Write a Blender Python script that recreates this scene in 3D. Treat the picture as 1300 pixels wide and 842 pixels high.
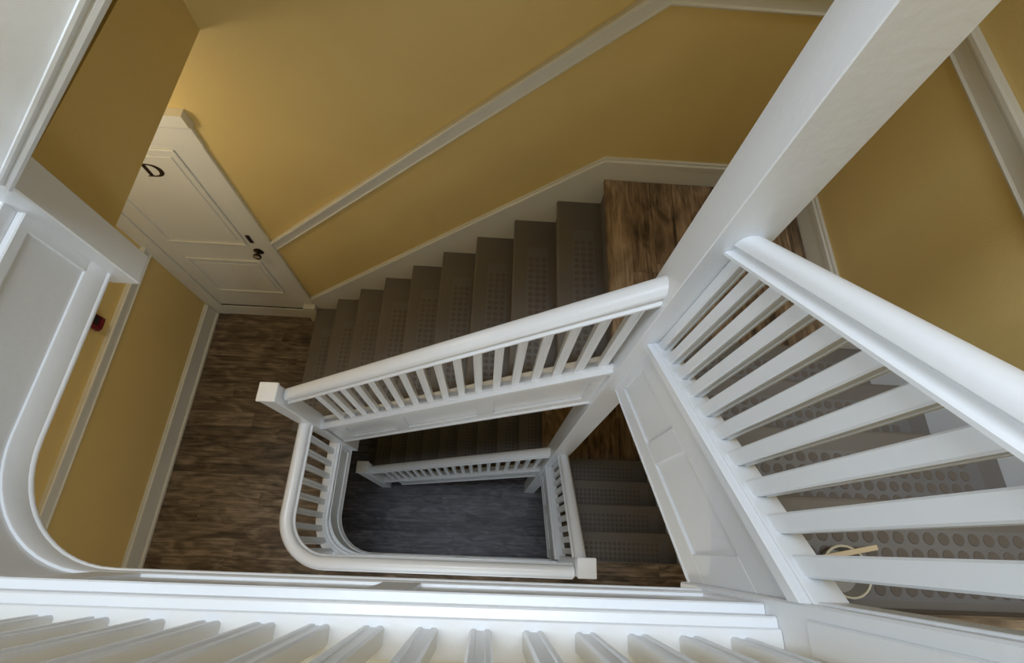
import bpy, bmesh, math, random
from mathutils import Vector, Euler
random.seed(7)
S = bpy.context.scene
C = S.collection
for o in list(bpy.data.objects):
    bpy.data.objects.remove(o)

# ------------------------------------------------------------------ camera
cam = bpy.data.cameras.new('camera')
cam.sensor_width = 36.0
cam.lens = 626.28 / 1300.0 * 36.0
cam.clip_start = 0.01
camo = bpy.data.objects.new('camera', cam)
camo.location = (1.4712, 0.1061, 1.0922)
camo.rotation_euler = Euler((0.41005, -0.05254, 0.03462), 'XYZ')
C.objects.link(camo)
S.camera = camo

# ------------------------------------------------------------------ world, daylight, exposure
w = bpy.data.worlds.new('world'); S.world = w; w.use_nodes = True
w.node_tree.nodes['Background'].inputs[0].default_value = (0.75, 0.86, 1.0, 1)
w.node_tree.nodes['Background'].inputs[1].default_value = 1.0


def area(name, loc, rot, sx, sy, power, col):
    l = bpy.data.lights.new(name, 'AREA')
    l.shape = 'RECTANGLE'; l.size = sx; l.size_y = sy; l.energy = power; l.color = col
    o = bpy.data.objects.new(name, l); o.location = loc; o.rotation_euler = rot
    C.objects.link(o)
    return o


# daylight from the roof light and left window; the front windows are added fill
rl = area('roof_light_daylight', (1.20, 0.46, 4.10), (0, 0, 0), 2.2, 0.9, 33, (0.80, 0.895, 1.0))
rl.data.spread = math.radians(95)      # beam narrowed to keep bounce off the upper walls; no shaft modelled
area('window_daylight', (-1.04, 0.25, 1.55), (0, math.radians(-90), 0), 1.3, 1.0, 35, (0.74, 0.87, 1.0))
for wz, pw in ((1.35 - 3.135, 6.5), (1.35 - 6.27, 3)):  # added fill for the two lower storeys, from unseen front windows
    area('window_daylight', (1.2, -1.30, wz), (math.radians(90), 0, 0), 1.1, 1.4, pw, (0.76, 0.89, 1.0))
S.view_settings.view_transform = 'Standard'
S.view_settings.look = 'None'
S.view_settings.exposure = 0.36
S.view_settings.gamma = 1.0
S.view_settings.use_curve_mapping = False

# ------------------------------------------------------------------ dimensions (metres)
R = 0.209            # riser
H = 15 * R           # storey height
XT, T1 = 2.036, 0.2389   # back flight: landing nosing x, tread depth
YF, T2 = 0.0205, 0.2334  # right flight: floor nosing y, tread depth
YB = 2.003           # back wall
XL = -1.094          # left wall
XR = 3.100           # right wall
YFR = -1.35          # front wall
FX, FY = 0.241, 0.019    # faces of the well fascia (left, front)
ARC = 0.31
SY = 0.853           # back stringer face
SX = 2.072           # right stringer face
SL1, SL2 = R / T1, R / T2


# ------------------------------------------------------------------ materials
def new_mat(name):
    m = bpy.data.materials.new(name); m.use_nodes = True
    nt = m.node_tree
    return m, nt, nt.nodes['Principled BSDF'], nt.nodes, nt.links


def paint(name, col, rough, bump=0.02, scale=40, var=0.04):
    m, nt, b, N, L = new_mat(name)
    tc = N.new('ShaderNodeTexCoord')
    n1 = N.new('ShaderNodeTexNoise'); n1.inputs['Scale'].default_value = scale; n1.inputs['Detail'].default_value = 4
    n2 = N.new('ShaderNodeTexNoise'); n2.inputs['Scale'].default_value = 2.3; n2.inputs['Detail'].default_value = 5
    L.new(tc.outputs['Object'], n1.inputs['Vector']); L.new(tc.outputs['Object'], n2.inputs['Vector'])
    r = N.new('ShaderNodeValToRGB')
    r.color_ramp.elements[0].position = 0.3; r.color_ramp.elements[1].position = 0.7
    r.color_ramp.elements[0].color = tuple(c * (1 - var) for c in col) + (1,)
    r.color_ramp.elements[1].color = tuple(min(1, c * (1 + var)) for c in col) + (1,)
    L.new(n2.outputs['Fac'], r.inputs['Fac']); L.new(r.outputs['Color'], b.inputs['Base Color'])
    bp = N.new('ShaderNodeBump'); bp.inputs['Strength'].default_value = bump * 10; bp.inputs['Distance'].default_value = 0.004
    L.new(n1.outputs['Fac'], bp.inputs['Height']); L.new(bp.outputs['Normal'], b.inputs['Normal'])
    b.inputs['Roughness'].default_value = rough
    return m


def wood(name, axis, dark, mid, light):
    m, nt, b, N, L = new_mat(name)
    tc = N.new('ShaderNodeTexCoord'); oi = N.new('ShaderNodeObjectInfo')
    mul = N.new('ShaderNodeMath'); mul.operation = 'MULTIPLY'; mul.inputs[1].default_value = 37.0
    L.new(oi.outputs['Random'], mul.inputs[0])
    comb = N.new('ShaderNodeCombineXYZ')
    for i in range(3): L.new(mul.outputs[0], comb.inputs[i])
    add = N.new('ShaderNodeVectorMath'); add.operation = 'ADD'
    L.new(tc.outputs['Object'], add.inputs[0]); L.new(comb.outputs[0], add.inputs[1])
    mp = N.new('ShaderNodeMapping')
    mp.inputs['Scale'].default_value = (1.7, 42, 1) if axis == 'x' else (42, 1.7, 1)
    L.new(add.outputs[0], mp.inputs['Vector'])
    n = N.new('ShaderNodeTexNoise'); n.inputs['Scale'].default_value = 1.3; n.inputs['Detail'].default_value = 10
    n.inputs['Roughness'].default_value = 0.74; n.inputs['Distortion'].default_value = 0.7
    L.new(mp.outputs[0], n.inputs['Vector'])
    mp2 = N.new('ShaderNodeMapping')
    mp2.inputs['Scale'].default_value = (2.2, 7, 1) if axis == 'x' else (7, 2.2, 1)
    L.new(add.outputs[0], mp2.inputs['Vector'])
    n2 = N.new('ShaderNodeTexNoise'); n2.inputs['Scale'].default_value = 1.5; n2.inputs['Detail'].default_value = 3
    n2.inputs['Distortion'].default_value = 1.6
    L.new(mp2.outputs[0], n2.inputs['Vector'])
    mx = N.new('ShaderNodeMath'); mx.operation = 'MULTIPLY_ADD'; mx.inputs[1].default_value = 0.55
    L.new(n.outputs['Fac'], mx.inputs[0])
    m2 = N.new('ShaderNodeMath'); m2.operation = 'MULTIPLY_ADD'; m2.inputs[1].default_value = 0.45
    rr = N.new('ShaderNodeMath'); rr.operation = 'MULTIPLY_ADD'; rr.inputs[1].default_value = 0.08; rr.inputs[2].default_value = -0.04
    L.new(oi.outputs['Random'], rr.inputs[0])
    L.new(n2.outputs['Fac'], m2.inputs[0]); L.new(rr.outputs[0], m2.inputs[2]); L.new(m2.outputs[0], mx.inputs[2])
    r = N.new('ShaderNodeValToRGB'); e = r.color_ramp.elements
    e[0].position = 0.37; e[0].color = dark + (1,)
    e[1].position = 0.635; e[1].color = light + (1,)
    k = e.new(0.50); k.color = mid + (1,)
    L.new(mx.outputs[0], r.inputs['Fac']); L.new(r.outputs['Color'], b.inputs['Base Color'])
    bp = N.new('ShaderNodeBump'); bp.inputs['Strength'].default_value = 0.25; bp.inputs['Distance'].default_value = 0.002
    L.new(n.outputs['Fac'], bp.inputs['Height']); L.new(bp.outputs['Normal'], b.inputs['Normal'])
    b.inputs['Roughness'].default_value = 0.5
    return m


M = {}
M['white'] = paint('white_gloss_paint', (0.75, 0.772, 0.80), 0.30, 0.018, 45, 0.02)
M['cream'] = paint('cream_trim_paint', (0.74, 0.73, 0.665), 0.38, 0.01, 50, 0.02)
M['yellow'] = paint('ochre_wall_paint', (0.70, 0.525, 0.205), 0.6, 0.02, 120, 0.03)
M['ceil'] = paint('ceiling_paint', (0.78, 0.77, 0.74), 0.7, 0.02, 90, 0.02)
M['rubber'] = paint('taupe_rubber', (0.150, 0.132, 0.114), 0.5, 0.02, 160, 0.10)
M['mat'] = paint('grey_rubber_mat', (0.165, 0.154, 0.146), 0.5, 0.02, 160, 0.08)
M['stud'] = paint('worn_rubber_stud', (0.128, 0.104, 0.084), 0.55, 0.01, 160, 0.18)
M['wood_x'] = wood('plank_grain_along_x', 'x', (0.030, 0.021, 0.013), (0.135, 0.097, 0.063), (0.31, 0.238, 0.165))
M['wood_y'] = wood('plank_grain_along_y', 'y', (0.050, 0.030, 0.016), (0.235, 0.155, 0.090), (0.47, 0.335, 0.21))
M['wood_grey'] = wood('grey_plank_grain', 'x', (0.024, 0.024, 0.030), (0.070, 0.068, 0.083), (0.155, 0.150, 0.174))
M['bronze'] = paint('dark_bronze', (0.035, 0.020, 0.013), 0.35, 0.01, 60, 0.1)
M['bronze'].node_tree.nodes['Principled BSDF'].inputs['Metallic'].default_value = 0.6
M['steel'] = paint('knob_face_metal', (0.62, 0.58, 0.52), 0.25, 0.0, 60, 0.05)
M['steel'].node_tree.nodes['Principled BSDF'].inputs['Metallic'].default_value = 1.0
M['red'] = paint('red_plastic', (0.16, 0.010, 0.020), 0.35, 0.01, 60, 0.05)
M['black'] = paint('black_plastic', (0.02, 0.015, 0.015), 0.4, 0.01, 60, 0.05)
M['dark'] = paint('dark_gap', (0.015, 0.012, 0.010), 0.8, 0.0, 60, 0.05)
M['tub'] = paint('clear_grey_plastic', (0.30, 0.275, 0.235), 0.4, 0.0, 60, 0.08)
M['tubrim'] = paint('cream_plastic_rim', (0.62, 0.56, 0.42), 0.35, 0.0, 60, 0.05)
M['stick'] = paint('pale_wood_stick', (0.66, 0.52, 0.33), 0.6, 0.02, 120, 0.08)
gm, gnt, gb, GN, GL = new_mat('lamp_glass')
gb.inputs['Base Color'].default_value = (1, 0.93, 0.8, 1)
gb.inputs['Emission Color'].default_value = (1, 0.80, 0.52, 1); gb.inputs['Emission Strength'].default_value = 3
M['lampglass'] = gm
dm, dnt, db, DN, DL = new_mat('daylit_window_glass')
db.inputs['Base Color'].default_value = (0.6, 0.7, 0.8, 1); db.inputs['Roughness'].default_value = 0.1
db.inputs['Emission Color'].default_value = (0.75, 0.87, 1, 1); db.inputs['Emission Strength'].default_value = 1.0
M['daylight'] = dm


# ------------------------------------------------------------------ helpers
def tag(o, label=None, cat=None, group=None, kind=None):
    if label: o['label'] = label
    if cat: o['category'] = cat
    if group: o['group'] = group
    if kind: o['kind'] = kind
    return o


def mesh_obj(name, me, parent=None):
    o = bpy.data.objects.new(name, me); C.objects.link(o)
    if parent is not None: o.parent = parent
    return o


def build(name, verts, faces, mat, parent=None, smooth=False, bevel=0.0, seg=1):
    me = bpy.data.meshes.new(name)
    me.from_pydata([tuple(v) for v in verts], [], faces)
    bm = bmesh.new(); bm.from_mesh(me)
    bmesh.ops.recalc_face_normals(bm, faces=bm.faces)
    if bevel > 0:
        ed = [e for e in bm.edges if len(e.link_faces) == 2 and e.calc_face_angle(0) > 0.6]
        bmesh.ops.bevel(bm, geom=ed, offset=bevel, segments=seg, affect='EDGES', profile=0.5)
    bm.to_mesh(me); bm.free()
    if smooth:
        for p in me.polygons: p.use_smooth = True
        try: me.set_sharp_from_angle(angle=0.7)
        except Exception: pass
    me.materials.append(M[mat])
    return mesh_obj(name, me, parent)


def boxdata(x0, x1, y0, y1, z0, z1):
    v = [(x, y, z) for z in (z0, z1) for y in (y0, y1) for x in (x0, x1)]
    f = [(0, 1, 3, 2), (4, 6, 7, 5), (0, 4, 5, 1), (2, 3, 7, 6), (0, 2, 6, 4), (1, 5, 7, 3)]
    return v, f


def join(*parts):
    V, F = [], []
    for v, f in parts:
        b = len(V); V += list(v); F += [tuple(i + b for i in q) for q in f]
    return V, F


def box(name, x0, x1, y0, y1, z0, z1, mat, parent=None, bevel=0.0):
    return build(name, *boxdata(x0, x1, y0, y1, z0, z1), mat, parent, bevel=bevel)


def sweepdata(path, prof):
    """closed profile (u sideways, v straight up) carried along a path, mitred in plan, sheared in height.
    u > 0 is to the RIGHT of the walking direction."""
    P = [Vector(p) for p in path]
    n = len(P); m = len(prof)
    V = []
    for i in range(n):
        ts = []
        if i > 0: ts.append((P[i] - P[i - 1]).to_2d().normalized())
        if i < n - 1: ts.append((P[i + 1] - P[i]).to_2d().normalized())
        if len(ts) == 2:
            n1 = Vector((ts[0].y, -ts[0].x)); n2 = Vector((ts[1].y, -ts[1].x))
            b = (n1 + n2).normalized(); lat = b / max(0.2, b.dot(n1))
        else:
            lat = Vector((ts[0].y, -ts[0].x))
        for u, v in prof:
            V.append((P[i].x + lat.x * u, P[i].y + lat.y * u, P[i].z + v))
    F = []
    for i in range(n - 1):
        for j in range(m):
            k = (j + 1) % m
            F.append((i * m + j, i * m + k, (i + 1) * m + k, (i + 1) * m + j))
    F.append(tuple(range(m - 1, -1, -1)))
    F.append(tuple((n - 1) * m + j for j in range(m)))
    return V, F


def sweep(name, path, prof, mat, parent=None, smooth=False):
    return build(name, *sweepdata(path, prof), mat, parent, smooth=smooth)


def empty(name, loc=(0, 0, 0)):
    # parts are built in world coordinates; the empty stays at the origin of the house
    o = bpy.data.objects.new(name, None); o.empty_display_size = 0.1
    C.objects.link(o); o.location = loc
    return o


def rebase(root, loc):
    """move an empty to the thing's base without moving its parts"""
    d = Vector(loc)
    root.location = d
    for ch in root.children:
        ch.location = Vector(ch.location) - d


def rect(u0, u1, v0, v1):
    return [(u0, v0), (u1, v0), (u1, v1), (u0, v1)]


def nos_back(x): return -5 * R - (XT - x) * SL1      # nosing line of the back flight, storey 0
def nos_right(y): return -(y - YF) * SL2             # nosing line of the right flight, storey 0


# ------------------------------------------------------------------ walls, ceiling
ZB, ZC = -6.27, 4.2
wb = box('wall_back', XL - 0.12, XR + 0.12, YB, YB + 0.12, ZB - 0.1, ZC, 'yellow')
tag(wb, 'ochre painted wall behind the stair flight with the lettered door', 'wall', kind='structure')
wl = box('wall_left', XL - 0.12, XL, YFR, YB, ZB - 0.1, ZC, 'yellow')
tag(wl, 'ochre painted hall wall carrying the red call box', 'wall', kind='structure')
wr = box('wall_right', XR, XR + 0.12, YFR, YB, ZB - 0.1, ZC, 'yellow')
tag(wr, 'ochre painted wall beside the flight with the plastic tub', 'wall', kind='structure')
wf = box('wall_front', XL - 0.12, XR + 0.12, YFR - 0.12, YFR, ZB - 0.1, ZC, 'yellow')
tag(wf, 'ochre wall on the photographer\'s side of the stairwell', 'wall', kind='structure')
# ceiling with a roof-light opening over the well
sx0, sx1, sy0, sy1 = 0.05, 2.35, -0.04, 0.96
cd = join(boxdata(XL, sx0, YFR, YB, ZC, ZC + 0.1), boxdata(sx1, XR, YFR, YB, ZC, ZC + 0.1),
          boxdata(sx0, sx1, YFR, sy0, ZC, ZC + 0.1), boxdata(sx0, sx1, sy1, YB, ZC, ZC + 0.1))
ce = build('ceiling', *cd, 'ceil')
tag(ce, 'white ceiling with a roof light opening above the stairwell', 'ceiling', kind='structure')


def window(n, face, c, wd, hg, label):
    e = empty('window_%d' % n); tag(e, label, 'window', kind='structure')
    def bar(name, a0, a1, z0, z1, d):
        if face == 'left': return box(name, XL, XL + d, a0, a1, z0, z1, 'white', e, bevel=0.003)
        return box(name, a0, a1, YFR, YFR + d, z0, z1, 'white', e, bevel=0.003)
    a, z = c
    bar('jamb', a - wd / 2 - 0.09, a - wd / 2, z - hg / 2, z + hg / 2, 0.03); bar('jamb', a + wd / 2, a + wd / 2 + 0.09, z - hg / 2, z + hg / 2, 0.03)
    bar('head', a - wd / 2 - 0.09, a + wd / 2 + 0.09, z + hg / 2, z + hg / 2 + 0.1, 0.03); bar('sill', a - wd / 2 - 0.1, a + wd / 2 + 0.1, z - hg / 2 - 0.05, z - hg / 2, 0.035)
    if face == 'left': box('pane', XL, XL + 0.006, a - wd / 2, a + wd / 2, z - hg / 2, z + hg / 2, 'daylight', e)
    else: box('pane', a - wd / 2, a + wd / 2, YFR, YFR + 0.006, z - hg / 2, z + hg / 2, 'daylight', e)  # glowing pane on solid wall, part of the added front windows
    return e


window(1, 'left', (0.25, 1.55), 1.0, 1.3, 'white framed window on the top storey hall wall')
window(2, 'front', (1.2, 1.35 - H), 1.1, 1.4, 'added white framed fill window, unseen, on the front wall of the hall storey')  # frame and pane added around the hall storey fill light, out of view
window(3, 'front', (1.2, 1.35 - 2 * H), 1.1, 1.4, 'added white framed fill window, unseen, on the front wall of the lowest storey')  # likewise added, for bluish fill on the lowest floor

# ------------------------------------------------------------------ floors and planks
def planks(parent, x0, x1, y0, y1, z, along, width, length, mat, hole=None):
    """single boards with tight, slightly recessed joints"""
    g = 0.0007
    box('underlay', x0, x1, y0, y1, z - 0.0085, z - 0.0070, 'dark', parent)
    a0, a1, b0, b1 = (x0, x1, y0, y1) if along == 'x' else (y0, y1, x0, x1)
    b = b0; row = 0
    while b < b1 - 1e-4:
        be = min(b + width, b1)
        a = a0 - random.uniform(0.1, length * 0.85)
        while a < a1 - 1e-4:
            s, e = max(a, a0), min(a + length, a1)
            if e - s > 0.01:
                q = (s + g, e - g, b + g, be - g) if along == 'x' else (b + g, be - g, s + g, e - g)
                cx, cy = (q[0] + q[1]) / 2, (q[2] + q[3]) / 2
                if not hole or not hole(cx, cy):
                    dx, dy = (q[1] - q[0]) / 2, (q[3] - q[2]) / 2
                    lift = random.uniform(0, 0.0006)
                    o = build('plank', *boxdata(-dx, dx, -dy, dy, -0.0068, lift), mat, parent)
                    o.location = (cx, cy, z)
            a += length
        b = be; row += 1


def slab(name, z, label):
    d = join(boxdata(XL, 0.198, YFR, YB, z - 0.335, z - 0.008), boxdata(0.198, XR, YFR, -0.032, z - 0.335, z - 0.008),
             boxdata(2.15, XR, -0.032, YF - 0.036, z - 0.335, z - 0.008))
    o = build(name, *d, 'yellow')
    tag(o, label, 'floor', kind='structure')
    return o


f_low = box('floor', XL, XR, YFR, YB, -2 * H - 0.1, -2 * H - 0.008, 'yellow')
tag(f_low, 'dark plank floor at the very bottom of the stairwell', 'floor', kind='structure')
planks(f_low, -0.95, 2.7, -0.5, YB - 0.02, -2 * H, 'x', 0.125, 1.22, 'wood_grey')
f_mid = slab('floor', -H, 'brown plank hall floor in front of the lettered door')
planks(f_mid, XL + 0.02, 0.18, -0.55, YB, -H, 'x', 0.125, 1.22, 'wood_x')
planks(f_mid, 0.18, XR, -0.55, -0.075, -H, 'x', 0.118, 1.22, 'wood_x')
planks(f_mid, 2.152, XR, -0.075, YF - 0.002, -H, 'x', 0.095, 1.22, 'wood_x')
f_up = slab('floor', 0.0, 'plank floor of the top storey beside the nearest balusters')
planks(f_up, 0.18, XR, -0.55, -0.12, 0, 'x', 0.118, 1.22, 'wood_x')
planks(f_up, 2.152, XR, -0.12, YF - 0.014, 0, 'x', 0.14, 1.22, 'wood_x')


def landing(z, label):
    o = box('floor', XT + 0.02, XR, YF + 4 * T2 + 0.02, YB, z - 0.20, z - 0.008, 'yellow')
    tag(o, label, 'landing', kind='structure')
    planks(o, XT, XR - 0.02, YF + 4 * T2 + 0.004, YB - 0.02, z, 'y', 0.122, 2.6, 'wood_y')
    return o


landing(-5 * R, 'brown plank corner landing behind the tall white post')
landing(-5 * R - H, 'lower plank corner landing seen under the panelled stringers')


# ------------------------------------------------------------------ rails on the walls
def chair_prof(s=1):   # u = out of the wall, v = up, 0.11 high
    return [(0, 0), (s * 0.014, 0), (s * 0.018, 0.008), (s * 0.012, 0.016), (s * 0.012, 0.066), (s * 0.020, 0.074), (s * 0.020, 0.082), (s * 0.032, 0.090),
            (s * 0.032, 0.104), (s * 0.026, 0.110), (0, 0.110)]


def skirt_prof(h, s=1):
    return [(0, -0.45), (s * 0.016, -0.45), (s * 0.016, h - 0.045), (s * 0.022, h - 0.040), (s * 0.022, h - 0.018), (s * 0.014, h - 0.012), (s * 0.014, h - 0.002), (0, h)]


def base_prof(h, s=1):
    return [(0, 0), (s * 0.030, 0), (s * 0.030, 0.022), (s * 0.018, 0.030), (s * 0.018, h - 0.045), (s * 0.024, h - 0.040), (s * 0.024, h - 0.018), (s * 0.012, h - 0.010),
            (s * 0.012, h - 0.002), (0, h)]


def back_line(x, off): return nos_back(x) + off


CHB = -1.995 - nos_back(-0.117)      # chair rail bottom above the nosing line
xk = XT + (-0.085 + 5 * R - CHB) / SL1
for lev, lab in ((0, 'cream chair rail climbing the wall above the treads'), (1, 'cream chair rail on the wall of the lowest flight')):
    o = sweep('trim_%d' % (1 + lev), [(-0.117, YB, -1.995 - lev * H), (xk, YB, -0.085 - lev * H), (XR, YB, -0.085 - lev * H), (XR, 1.0, -0.085 - lev * H), (XR, -0.05, -0.085 + 1.05 * SL2 - 0.1 - lev * H)],
              [(u, v) for u, v in chair_prof(1)], 'cream')
    tag(o, lab, 'chair rail', kind='structure')
    SKO = 0.187
    xs = XT + (-0.888 + 5 * R - SKO) / SL1
    o = sweep('baseboard_back' if lev == 0 else 'baseboard_lower', [(-0.145, YB, nos_back(-0.145) + SKO - lev * H), (xs, YB, -0.888 - lev * H), (XR, YB, -0.888 - lev * H),
              (XR, YF + 4 * T2 + 0.12, -0.875 - lev * H)], skirt_prof(0.0), 'cream')
    tag(o, 'cream skirting following the steps below the chair rail' if lev == 0 else 'cream skirting beside the lowest flight of steps', 'skirting', kind='structure')
o = sweep('trim_3', [(XL, YFR, -2.157), (XL, YB, -2.150)], [(u, v) for u, v in chair_prof(1)], 'cream')
tag(o, 'straight cream chair rail under the red call box', 'chair rail', kind='structure')
o = sweep('baseboard_left', [(XL, YFR, -H), (XL, YB - 0.03, -H)], base_prof(0.205), 'cream')
tag(o, 'cream baseboard along the hall floor left of the well', 'baseboard', kind='structure')

# ------------------------------------------------------------------ the lettered door
dr = empty('door_1'); tag(dr, 'cream panelled door with a dark letter, at the end of the hall', 'door', kind='structure')
DX0, DX1, DZ0, DZ1 = -0.962, -0.228, -2.945, -0.985
leaf = box('leaf', DX0, DX1, YB - 0.012, YB - 0.001, DZ0, DZ1, 'cream', dr)


def ring(x0, x1, z0, z1, y, wdt, dep):
    """raised bead frame on a vertical face looking to -y"""
    a = boxdata(x0, x1, y - dep, y, z1 - wdt, z1); b = boxdata(x0, x1, y - dep, y, z0, z0 + wdt)
    c = boxdata(x0, x0 + wdt, y - dep, y, z0 + wdt, z1 - wdt); d = boxdata(x1 - wdt, x1, y - dep, y, z0 + wdt, z1 - wdt)
    return join(a, b, c, d)


for (z0, z1) in ((-1.945, -1.03), (-2.665, -2.155)):
    # stiles and rails stand proud, panel sits back between them
    p = build('panel', *ring(-0.845, -0.295, z0, z1, YB - 0.012, 0.016, 0.012), 'cream', leaf, bevel=0.003)
    p2 = box('panel', -0.80, -0.34, YB - 0.018, YB - 0.012, z0 + 0.06, z1 - 0.06, 'cream', leaf, bevel=0.004)
# casing
box('casing', DX1, DX1 + 0.028, YB - 0.016, YB, -2.96, DZ1, 'cream', dr)
box('casing', DX1 + 0.028, -0.118, YB - 0.022, YB, -2.83, DZ1, 'cream', dr, bevel=0.002)
box('casing', XL, DX0 - 0.006, YB - 0.022, YB, -H, DZ1, 'cream', dr, bevel=0.002)
box('plinth_block', DX1 + 0.02, -0.108, YB - 0.060, YB, -H, -2.85, 'cream', dr, bevel=0.002)
hd = box('header', XL, -0.112, YB - 0.024, YB, DZ1 - 0.004, -0.85, 'cream', dr, bevel=0.002)
box('header_bead', XL, -0.104, YB - 0.032, YB, -0.862, -0.846, 'cream', hd, bevel=0.002)
build('header_cap', *sweepdata([(XL, YB, -0.848), (-0.098, YB, -0.848)], [(0, 0), (0.040, 0), (0.046, 0.012), (0.050, 0.014), (0.050, 0.088), (0, 0.092)]), 'cream', hd)
box('threshold', DX0, DX1 + 0.02, YB - 0.020, YB, -H, -2.965, 'cream', dr, bevel=0.003)
box('gap', DX0, DX1, YB - 0.013, YB - 0.0005, -2.966, -2.945, 'dark', dr)
# escutcheon with keyhole cover, knob on its rose
ep = box('lock_plate', -0.268, -0.238, YB - 0.020, YB - 0.012, -1.91, -1.82, 'bronze', leaf, bevel=0.004)


def lathe(name, axis_pt, prof, mat, parent, axis='y', n=20):
    V, F = [], []
    for (d, r) in prof:
        for i in range(n):
            a = 2 * math.pi * i / n
            if axis == 'y': V.append((axis_pt[0] + r * math.cos(a), axis_pt[1] - d, axis_pt[2] + r * math.sin(a)))
            else: V.append((axis_pt[0] + r * math.cos(a), axis_pt[1] + r * math.sin(a), axis_pt[2] + d))
    m = len(prof)
    for k in range(m - 1):
        for i in range(n):
            j = (i + 1) % n
            F.append((k * n + i, k * n + j, (k + 1) * n + j, (k + 1) * n + i))
    F.append(tuple(range(n))); F.append(tuple((m - 1) * n + i for i in range(n)))
    return build(name, V, F, mat, parent, smooth=True)


lathe('rose', (-0.253, YB - 0.012, -2.02), [(0, 0.034), (0.004, 0.036), (0.010, 0.026)], 'bronze', leaf)
kn = lathe('knob', (-0.253, YB - 0.012, -2.02), [(0.008, 0.010), (0.03, 0.010), (0.034, 0.022), (0.045, 0.029), (0.056, 0.027)], 'bronze', leaf)
lathe('knob_face', (-0.253, YB - 0.012, -2.02), [(0.0555, 0.025), (0.061, 0.018), (0.063, 0.006)], 'steel', kn)


def letter_D(parent):
    # bold serif capital: stem with serifs and a bowl with a thin-thick stroke
    x0, z0, h, wd = -0.560, -1.256, 0.104, 0.112
    y1, y0 = YB - 0.0178, YB - 0.0205
    V, F = [], []

    def quad(pts):
        b = len(V)
        for (a, c) in pts: V.append((x0 + a * wd, y0, z0 + c * h))
        for (a, c) in pts: V.append((x0 + a * wd, y1, z0 + c * h))
        n = len(pts)
        F.append(tuple(b + i for i in range(n))); F.append(tuple(b + n + i for i in reversed(range(n))))
        for i in range(n):
            j = (i + 1) % n
            F.append((b + i, b + j, b + n + j, b + n + i))
    quad([(0.12, 0.0), (0.32, 0.0), (0.32, 1.0), (0.12, 1.0)])
    quad([(0.0, 0.0), (0.12, 0.0), (0.12, 0.05), (0.0, 0.05)])
    quad([(0.0, 0.95), (0.12, 0.95), (0.12, 1.0), (0.0, 1.0)])
    n = 18
    for i in range(n):
        pts = []
        for t in (i / n, (i + 1) / n):
            a = -math.pi / 2 + math.pi * t
            pts.append(((0.32 + 0.68 * max(0, math.cos(a)) ** 0.8, 0.5 + 0.5 * math.sin(a)), (0.32 + 0.44 * max(0, math.cos(a)) ** 0.8, 0.5 + 0.42 * math.sin(a))))
        quad([pts[0][0], pts[1][0], pts[1][1], pts[0][1]])
    o = build('letter_d', V, F, 'bronze', parent)
    return o


letter_D(leaf)

# ------------------------------------------------------------------ red call box on the hall wall
fa = empty('fire_alarm_call_box', (XL, 1.33, -1.95)); tag(fa, 'small dark red alarm call box on the hall wall above the chair rail', 'alarm box')
for (n_, x0, x1, y0, y1, z0, z1, m_, bv) in (('back_box', 0, 0.030, -0.046, 0.046, -0.005, 0.125, 'red', 0.004), ('cover', 0.030, 0.046, -0.040, 0.040, 0.002, 0.118, 'red', 0.006),
                                              ('pull_window', 0.046, 0.049, -0.028, 0.028, 0.055, 0.105, 'black', 0.001), ('pull_handle', 0.046, 0.056, -0.026, 0.026, 0.022, 0.042, 'red', 0.003)):
    box(n_, x0, x1, y0, y1, z0, z1, m_, fa, bevel=bv)


# ------------------------------------------------------------------ profiles of the white joinery
def rail_prof(wb=0.046, wt=0.037, h=0.088):
    p = [(-wb, 0.0), (wb, 0.0), (wb, 0.010), (wb - 0.006, 0.016), (wb - 0.010, 0.017), (wb - 0.016, 0.024), (wb - 0.019, 0.034), (wt - 0.004, 0.038)]
    n = 9
    for i in range(n + 1):
        a = math.pi * i / n
        p.append((wt * math.cos(a) if 0 < i < n else wt * math.cos(a), 0.044 + (h - 0.044) * (math.sin(a) ** 0.85 if 0 < i < n else 0)))
    p += [(-wt + 0.004, 0.038), (-wb + 0.019, 0.034), (-wb + 0.016, 0.024), (-wb + 0.010, 0.017), (-wb + 0.006, 0.016), (-wb, 0.010)]
    return p


RAIL = rail_prof()
# base shoe: u=0 at the centre of the balusters, +u towards the well; v=0 at its top
SHOE = [(-0.034, -0.052), (0.052, -0.052), (0.053, -0.050), (0.053, -0.014), (0.050, -0.011), (0.034, -0.010), (0.033, -0.009), (0.033, -0.002), (0.031, 0.0), (-0.034, 0.0)]


def baluster_mesh(h, slope_axis=None, slope=0.0, wx=0.040, wy=0.036):
    """square baluster, a shallow groove down the faces that look along y (or x), ends cut along the slope"""
    a, b, g = wx / 2, wy / 2, 0.004
    prof = [(-a + g, -b), (-a * 0.45, -b), (-a * 0.35, -b + 0.003), (a * 0.35, -b + 0.003), (a * 0.45, -b), (a - g, -b), (a, -b + g), (a, b - g), (a - g, b),
            (a * 0.45, b), (a * 0.35, b - 0.003), (-a * 0.35, b - 0.003), (-a * 0.45, b), (-a + g, b), (-a, b - g), (-a, -b + g)]
    V = []
    for z in (0, h):
        for (x, y) in prof:
            dz = slope * x if slope_axis == 'x' else (slope * y if slope_axis == 'y' else 0)
            V.append((x, y, z + dz))
    n = len(prof)
    F = [(i, (i + 1) % n, n + (i + 1) % n, n + i) for i in range(n)]
    F += [tuple(range(n - 1, -1, -1)), tuple(range(n, 2 * n))]
    me = bpy.data.meshes.new('baluster'); me.from_pydata(V, [], F); me.materials.append(M['white'])
    return me


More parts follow.
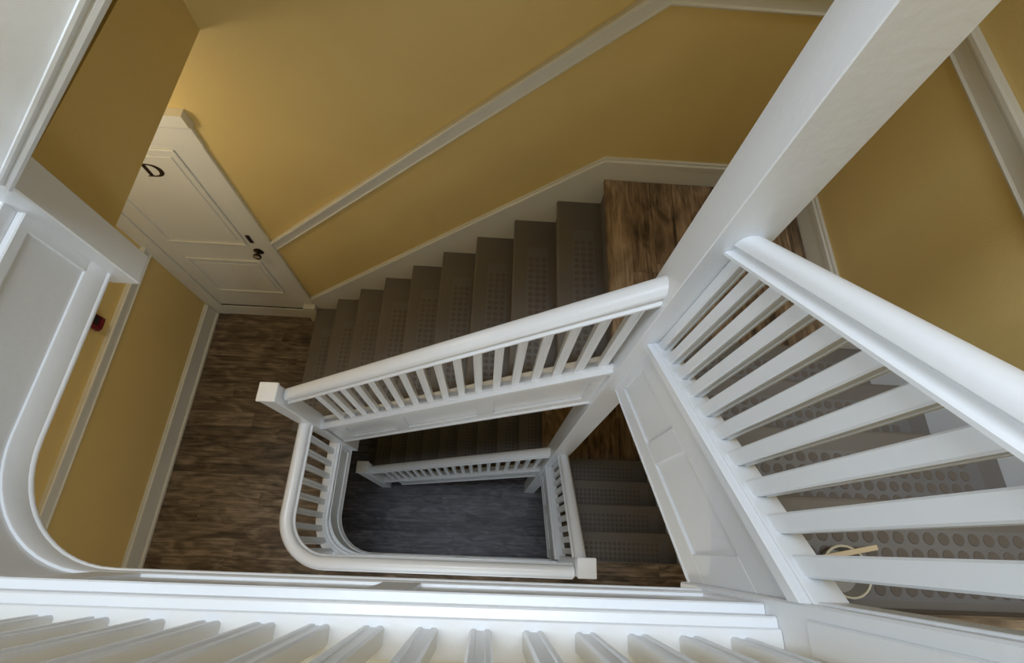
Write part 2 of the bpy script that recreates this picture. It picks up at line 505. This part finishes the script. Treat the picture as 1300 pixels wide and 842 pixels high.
def newel(name, cx, cy, wx, wy, z0, z1, label, drop_extra=True, lean=(0, 0)):
    e = empty(name, (cx, cy, z0))
    tag(e, label, 'newel post')
    h = z1 - z0
    sh = build('shaft', *boxdata(-wx / 2, wx / 2, -wy / 2, wy / 2, 0.012, h - 0.022), 'white', e, bevel=0.004)
    c = build('cap', *boxdata(-wx / 2 - 0.005, wx / 2 + 0.005, -wy / 2 - 0.005, wy / 2 + 0.005, h - 0.022, h), 'white', e, bevel=0.004)
    if lean != (0, 0):
        for ob in (sh, c):
            for v in ob.data.vertices:
                t = v.co.z / h; v.co.x += lean[0] * t; v.co.y += lean[1] * t
    d = build('foot', *boxdata(-wx / 2 + 0.004, wx / 2 - 0.004, -wy / 2 + 0.004, wy / 2 - 0.004, 0, 0.012), 'white', e, bevel=0.003)
    return e


# ------------------------------------------------------------------ tall square post through all storeys
po = build('corner_post', *boxdata(-0.0705, 0.0705, -0.0705, 0.0705, 0, ZC + 2 * H), 'white', bevel=0.003)
po.location = (2.076, 0.890, -2 * H)
tag(po, 'tall square white post rising through every storey at the inner stair corner', 'post')

# ------------------------------------------------------------------ stair flights
stud_cache = {}


def stud_mesh(nu, nv, pu, pv, rad):
    key = (nu, nv, pu, pv, rad)
    if key in stud_cache: return stud_cache[key]
    V, F = [], []
    n = 14
    for i in range(nu):
        for j in range(nv):
            cx, cy = i * pu, j * pv
            b = len(V)
            for (r_, z_) in ((rad, 0.0), (rad * 0.90, 0.0022)):
                for k in range(n):
                    a = 2 * math.pi * k / n
                    V.append((cx + r_ * math.cos(a), cy + r_ * math.sin(a), z_))
            for k in range(n):
                kk = (k + 1) % n
                F.append((b + k, b + kk, b + n + kk, b + n + k))
            F.append(tuple(b + n + k for k in range(n)))
    me = bpy.data.meshes.new('grip_studs'); me.from_pydata(V, [], F); me.materials.append(M['stud'])
    stud_cache[key] = me
    return me


def tread_prof(depth):
    """cross-section of a rubber-covered tread, nosing at u=0, running to u=depth; top at v=0"""
    return [(0.004, -0.036), (0.0, -0.030), (0.0, -0.008), (0.003, -0.003), (0.010, 0.0), (depth + 0.02, 0.0), (depth + 0.02, -0.036)]


def back_flight(lev, label, ystart=SY + 0.04, full=True):
    dz = -lev * H
    e = empty('stair_flight'); tag(e, label, 'stairs', 'stair flights along the back wall')
    y0, y1 = ystart, YB - 0.014
    for k in range(1, 10):
        xn = XT - k * T1; z = -5 * R - k * R + dz
        V = []; pr = tread_prof(T1)
        for y in (y0, y1): V += [(xn + u, y, z + v) for u, v in pr]
        n = len(pr)
        F = [(i, (i + 1) % n, n + (i + 1) % n, n + i) for i in range(n)] + [tuple(range(n)), tuple(range(2 * n - 1, n - 1, -1))]
        t = build('tread', V, F, 'rubber', e)
        box('grip_mat', xn + 0.085, xn + 0.212, y0 + 0.07, y1 - 0.20, z, z + 0.0006, 'mat', t)
        s = mesh_obj('grip_studs', stud_mesh(3, 19, 0.0395, 0.0395, 0.0150), t); s['kind'] = 'stuff'
        s.location = (xn + 0.108, y0 + 0.10, z)
    for k in range(0, 10):
        xn = XT - k * T1; z = -5 * R - k * R + dz
        box('riser', xn + 0.018, xn + 0.034, y0, y1, z - R, z - 0.008 if k == 0 else z - 0.03, 'rubber', e)
    box('landing_nosing', XT - 0.004, XT + 0.0195, y0, y1, -5 * R + dz - 0.03, -5 * R + dz - 0.001, 'wood_y', e)
    # outer stringer between newel and post, panelled face towards the well
    xa, xb = 0.285, 2.007
    st = sweep('stringer', [(xa, SY, nos_back(xa) + dz), (xb, SY, nos_back(xb) + dz)], rect(-0.046, -0.018 if lev >= 0 else 0.0, -0.475, 0.115), 'white', e)
    if lev >= 0: frame_on_stringer(st, lambda a, u, v: (a, SY - u, nos_back(a) + dz + v), xa, xb, [(0.415, 0.81), (0.90, 1.387), (1.486, 1.955)])
    # soffit board and moulding on the lower edge
    sweep('moulding', [(xa, SY, nos_back(xa) + dz - 0.49), (xb, SY, nos_back(xb) + dz - 0.49)], [(-0.046, 0), (0.0, 0), (0.006, 0.008), (0.006, 0.018), (0.0, 0.024), (0.008, 0.032), (0.008, 0.040), (0.0, 0.044), (-0.03, 0.044)], 'white', st)
    sweep('soffit', [(0.20, SY, nos_back(0.20) + dz - 0.29), (xb + 0.05, SY, nos_back(xb + 0.05) + dz - 0.29)], rect(-(YB - SY) + 0.001, -0.046, 0, 0.02), 'yellow', e)
    rebase(e, (XT - 9 * T1, SY, -H + dz))
    return e


def frame_on_stringer(parent, f, a0, a1, panels):
    """stiles and rails standing 12 mm proud of the stringer's recessed field; f maps (along, out, up)"""
    def slabm(name, s0, s1, v0, v1):
        V = []
        for a in (s0, s1):
            for (u, v) in ((-0.0185, v0), (0.0, v0), (0.0, v1), (-0.0185, v1)):
                V.append(f(a, u, v))
        F = [(0, 1, 2, 3), (7, 6, 5, 4), (0, 4, 5, 1), (1, 5, 6, 2), (2, 6, 7, 3), (3, 7, 4, 0)]
        return build(name, V, F, 'white', parent, bevel=0.0025)
    slabm('bottom_rail', a0, a1, -0.475, -0.365)
    slabm('top_rail', a0, a1, -0.085, 0.075)
    edges = [a0] + [x for p in panels for x in p] + [a1]
    for i in range(0, len(edges), 2):
        if edges[i + 1] - edges[i] > 0.004:
            slabm('stile', edges[i], edges[i + 1], -0.365, -0.085)


def right_flight(lev, label, SX=SX):
    dz = -lev * H
    e = empty('stair_flight'); tag(e, label, 'stairs', 'stair flights along the right wall')
    x0, x1 = SX + 0.03, XR - 0.022
    for k in range(1, 5):
        yn = YF + k * T2; z = -k * R + dz
        pr = tread_prof(T2); V = []
        for x in (x0, x1): V += [(x, yn - u, z + v) for u, v in pr]
        n = len(pr)
        F = [(i, (i + 1) % n, n + (i + 1) % n, n + i) for i in range(n)] + [tuple(range(n)), tuple(range(2 * n - 1, n - 1, -1))]
        t = build('tread', V, F, 'rubber', e)
        box('grip_mat', x0 + 0.07, x1 - 0.07, yn - 0.235, yn - 0.070, z, z + 0.0006, 'mat', t)
        s = mesh_obj('grip_studs', stud_mesh(20, 4, 0.0395, 0.0395, 0.0155), t); s['kind'] = 'stuff'
        s.location = (x0 + 0.10, yn - 0.092 - 3 * 0.0395, z)
    for k in range(0, 5):
        yn = YF + k * T2; z = -k * R + dz
        box('riser', x0, x1, yn - 0.034, yn - 0.018, z - R, z - (0.008 if k == 0 else 0.03), 'rubber', e)
    box('floor_nosing', x0 + 0.05, x1, YF - 0.030, YF - (0.010 if lev == 0 else -0.004), dz - 0.03, dz - 0.001, 'wood_x', e)
    # wall string on the far side
    ya, yb = YF - 0.02, YF + 4 * T2 + 0.10
    ws = sweep('wall_string', [(x1, ya, nos_right(ya) + dz), (x1, yb, nos_right(yb) + dz)], rect(0.0, XR - x1 - 0.001, -0.30, 0.105), 'white', e)
    ya, yb = 0.030, 0.8215
    st = sweep('stringer', [(SX, ya, nos_right(ya) + dz), (SX, yb, nos_right(yb) + dz)], rect(0.010, 0.046, -0.475, 0.095), 'white', e)

    def f(a, u, v): return (SX - u, a, nos_right(a) + dz + v)
    frame_on_stringer(st, f, ya, yb, [(0.105, 0.395), (0.485, 0.785)])
    sweep('moulding', [(SX, ya, nos_right(ya) + dz - 0.485), (SX, yb, nos_right(yb) + dz - 0.485)], [(0.046, 0), (0.004, 0), (-0.004, 0.006), (-0.004, 0.016), (0.004, 0.020), (0.03, 0.020)], 'white', st)
    sweep('soffit', [(SX, ya, nos_right(ya) + dz - 0.46), (SX, yb, nos_right(yb) + dz - 0.46)], rect(0.046, XR - SX - 0.001, 0, 0.02), 'yellow', e)
    rebase(e, (SX, YF, -5 * R + dz))
    return e


back_flight(0, 'rubber-covered steps climbing from the lettered door to the corner landing')
right_flight(0, 'rubber-covered steps beside the nearest sloping rail, with the plastic tub')
back_flight(1, 'dark shadowed steps under the panelled stringer, rising from the lowest floor')
right_flight(1, 'rubber-covered steps at the lower right beyond the small square newel cap', SX=SX - 0.035)
back_flight(-1, 'white stringer of the flight going up, cut off at the upper left')


# ------------------------------------------------------------------ railings
def copy_balusters(me, places, parent):
    for p in places:
        o = mesh_obj('baluster', me, parent); o.location = p[:3]
        if len(p) > 3: o.rotation_euler = (0, 0, p[3])


def back_railing(lev, label, x_from, lip=0.750, yc=SY + 0.033, x0=0.455, n=17, pitch=0.0945):
    dz = -lev * H
    e = empty('stair_railing'); tag(e, label, 'railing', 'sloping stair railings')
    xb = 2.006
    sweep('handrail', [(x_from, yc, nos_back(x_from) + lip + dz), (xb, yc, nos_back(xb) + lip + dz)], RAIL, 'white', e, smooth=True)
    sweep('base_shoe', [(x_from, yc, nos_back(x_from) + 0.115 + dz), (xb, yc, nos_back(xb) + 0.115 + dz)], SHOE, 'white', e)
    me = baluster_mesh(lip - 0.11, 'x', SL1)
    copy_balusters(me, [(x0 + i * pitch, yc, nos_back(x0 + i * pitch) + dz + 0.112) for i in range(n)], e)
    rebase(e, (x_from, yc, nos_back(x_from) + dz))
    return e


def right_railing(lev, label, lip=0.745, xc=SX + 0.024, dxs=0.0):
    dz = -lev * H
    e = empty('stair_railing'); tag(e, label, 'railing', 'sloping stair railings')
    ya, yb = 0.0312, 0.820
    path = [(xc, yb, nos_right(yb) + dz), (xc, ya, nos_right(ya) + dz)]     # walking to -y: right side is -x, the well
    sweep('handrail', [(p[0], p[1], p[2] + lip) for p in path], RAIL, 'white', e, smooth=True)
    sweep('base_shoe', [(p[0] + dxs, p[1], p[2] + 0.135) for p in path], SHOE, 'white', e)
    me = baluster_mesh(lip - 0.13, 'y', -SL2, wx=0.036, wy=0.040)
    ys = [0.092 + i * 0.0785 for i in range(10)]
    copy_balusters(me, [(xc, y, nos_right(y) + dz + 0.132) for y in ys], e)
    rebase(e, (xc, 0.4, nos_right(0.4) + dz))
    return e


back_railing(0, 'sloping white railing from the square newel cap up to the tall post', 0.262)
right_railing(0, 'nearest sloping white railing with fat rounded handrail at the right')
back_railing(1, 'small sloping white railing far below, above the dark lowest floor', 0.12, lip=0.90, yc=0.880, x0=0.25, n=19)
right_railing(1, 'short steep white railing far below, ending at the lower square newel cap', dxs=-0.028)


# ------------------------------------------------------------------ level balustrade and panelled fascia round the well
def well_path(off, z, y_start=0.872, x_end=2.046, nseg=14, ARC=ARC):
    """line of the fascia face, shifted by off (positive = into the well); runs from newel at the back to newel at the front right"""
    cx, cy = FX + ARC, FY + ARC
    r = ARC - off
    pts = [(FX + off, y_start, z), (FX + off, cy, z)]
    for i in range(1, nseg):
        a = math.pi + (math.pi / 2) * i / nseg
        pts.append((cx + r * math.cos(a), cy + r * math.sin(a), z))
    pts += [(cx, FY + off, z), (x_end, FY + off, z)]
    return pts


def fascia(n, z, label):
    # walking from the back newel to -y: the well (+x) is on the left, so u is mirrored
    def pr(p): return [(-u, v) for u, v in p]
    e = empty('trim_%d' % n); tag(e, label, 'fascia', kind='structure')
    sweep('field', well_path(0, z), pr(rect(-0.05, -0.008, -0.335, -0.046)), 'white', e, smooth=True)
    sweep('bottom_rail', well_path(0, z), pr([(-0.02, -0.345), (-0.002, -0.345), (0.003, -0.342), (0.005, -0.336), (0.003, -0.330), (0.0, -0.327), (0.0, -0.255), (-0.002, -0.252), (-0.02, -0.252)]), 'white', e, smooth=True)
    sweep('top_rail', well_path(0, z), pr([(-0.052, -0.050), (0.0, -0.050), (0.0, -0.024), (-0.003, -0.0205), (-0.052, -0.0205)]), 'white', e, smooth=True)
    # stiles
    for (x0, x1) in ((0.56, 0.665), (1.235, 1.325), (2.015, 2.046)):
        box('stile', x0, x1, FY - 0.02, FY, z - 0.253, z - 0.049, 'white', e, bevel=0.002)
    box('stile', FX - 0.02, FX, 0.815, 0.872, z - 0.253, z - 0.049, 'white', e, bevel=0.002)
    rebase(e, (FX, FY, z - 0.345))
    return e


def corner_board(parent, z):
    pts = [(0.17, FY + ARC), (0.17, -0.06), (FX + ARC, -0.06)] + [(p[0], p[1]) for p in reversed(well_path(-0.048, 0)[1:-1])]
    n = len(pts)
    V = [(x, y, z - 0.30) for x, y in pts] + [(x, y, z - 0.0012) for x, y in pts]
    F = [tuple(range(n)), tuple(range(2 * n - 1, n - 1, -1))] + [(i, (i + 1) % n, n + (i + 1) % n, n + i) for i in range(n)]
    build('corner_board', V, F, 'wood_x', parent)


corner_board(f_mid, -H)
corner_board(f_up, 0.0)
fascia(4, -H, 'white panelled fascia edging the hall floor below the curved rail')
fascia(5, 0.0, 'large white panelled fascia with curved corner at the left and bottom edge')


def level_balustrade(z, label, co, cr, arc=ARC):
    e = empty('balustrade'); tag(e, label, 'balustrade', 'level balustrades round the well')
    sweep('handrail', well_path(cr, z + 0.745, ARC=arc - 0.02), RAIL, 'white', e, smooth=True)
    sh = [(-u, v) for u, v in SHOE]
    sweep('base_shoe', well_path(co, z + 0.032, ARC=arc), sh, 'white', e, smooth=False)
    me = baluster_mesh(0.718)
    pl = []
    # walk the path by arc length
    pts = [Vector(p) for p in well_path(co, z + 0.030, ARC=arc)]
    L_ = [0]
    for a, b in zip(pts, pts[1:]): L_.append(L_[-1] + (b - a).length)
    tot = L_[-1]; pitch = 0.0983
    k = 0
    s = tot - (2.046 - 1.9645)       # a baluster stands at x = 1.9645
    while s > 0.06:
        i = max(j for j in range(len(L_) - 1) if L_[j] <= s)
        d = (pts[i + 1] - pts[i]); t = (s - L_[i]) / d.length
        p = pts[i] + d * t; ang = math.atan2(d.y, d.x)
        pl.append((p.x, p.y, p.z, ang))
        s -= pitch
    copy_balusters(me, pl, e)
    rebase(e, (FX, FY, z))
    return e


level_balustrade(-H, 'curved white balustrade round the hall floor, between the two small newel caps', -0.058, -0.042, 0.262)
level_balustrade(0.0, 'nearest row of white balusters along the bottom edge of the view', -0.072, -0.072)
bd = box('trim_6', 0.26, 2.03, -0.118, FY - 0.1075, -0.0075, 0.004, 'cream')
tag(bd, 'pale floor border strip behind the nearest balusters', 'floor trim', kind='structure')

# ------------------------------------------------------------------ newels
AX, AY = 0.237, 0.907
newel('newel_post', AX, AY, 0.098, 0.104, -H - 0.39, -H + 1.45, 'square-capped white newel at the foot of the flight by the lettered door', lean=(-0.042, -0.040))
newel('newel_post', AX + 0.010, AY, 0.098, 0.104, -0.405, 1.45, 'large white newel with open lower end at the upper left')
newel('newel_post', 0.06, 0.872, 0.122, 0.122, -2 * H, -2 * H + 1.58, 'smallest square-capped white newel standing on the lowest floor')
newel('newel_post', 2.104, 0.004, 0.106, 0.106, -H - 0.50, -H + 0.95, 'square-capped white newel where the curved balustrade ends')
nb = newel('newel_post', 2.100, -0.022, 0.106, 0.106, -0.50, 0.95, 'near white newel at the lower right corner, cut by the frame')
box('face_panel', -0.057, -0.052, -0.030, 0.030, 0.62, 1.38, 'white', nb, bevel=0.004)
box('face_panel', -0.030, 0.030, 0.052, 0.057, 0.62, 1.38, 'white', nb, bevel=0.004)

# ------------------------------------------------------------------ plastic tub and stir stick on the top step
tb = empty('plastic_tub', (2.338, 0.080, -R)); tag(tb, 'round shallow plastic tub on the top step behind the near baluster', 'tub')


def lathe0(name, prof, mat, parent, n=28, caps=True):
    V, F = [], []
    for (r, z) in prof:
        for i in range(n):
            a = 2 * math.pi * i / n
            V.append((r * math.cos(a), r * math.sin(a), z))
    m = len(prof)
    for k in range(m - 1):
        for i in range(n):
            j = (i + 1) % n
            F.append((k * n + i, k * n + j, (k + 1) * n + j, (k + 1) * n + i))
    if caps:
        F.append(tuple(range(n))); F.append(tuple((m - 1) * n + i for i in range(n)))
    return build(name, V, F, mat, parent, smooth=True)


lathe0('body', [(0.049, 0.0028), (0.055, 0.040), (0.0535, 0.040), (0.047, 0.0045)], 'tub', tb)
lathe0('rim', [(0.0552, 0.036), (0.0585, 0.038), (0.0590, 0.042), (0.0570, 0.044), (0.0540, 0.043), (0.0535, 0.040), (0.0548, 0.036), (0.0552, 0.036)], 'tubrim', tb, caps=False)
sk = build('stir_stick', *boxdata(-0.075, 0.072, -0.006, 0.006, 0, 0.003), 'stick', bevel=0.001)
sk.location = (2.352, 0.122, -R + 0.0447); sk.rotation_euler = (0, 0, math.radians(11))
tag(sk, 'pale flat wooden stick lying across the tub rim', 'stick')

# ------------------------------------------------------------------ hall ceiling lamp under the upper floor
for (lx, ly, en, lab) in ((-0.50, 1.42, 6.2, 'round hall ceiling lamp above the lettered door'), (1.25, -0.75, 5.5, 'round ceiling lamp under the top floor, beneath the nearest balusters')):
    lp = empty('ceiling_lamp', (lx, ly, -0.335)); tag(lp, lab, 'lamp', 'hall ceiling lamps')
    lathe0('base', [(0.09, -0.001), (0.10, -0.01), (0.095, -0.025)], 'white', lp)
    lathe0('glass_dome', [(0.09, -0.026), (0.085, -0.06), (0.055, -0.085), (0.02, -0.095)], 'lampglass', lp)
    pl = bpy.data.lights.new('ceiling_lamp_bulb', 'POINT'); pl.energy = en; pl.color = (1.0, 0.91, 0.74); pl.shadow_soft_size = 0.12
    plo = bpy.data.objects.new('ceiling_lamp_bulb', pl); plo.location = (0, 0, -0.20); C.objects.link(plo); plo.parent = lp
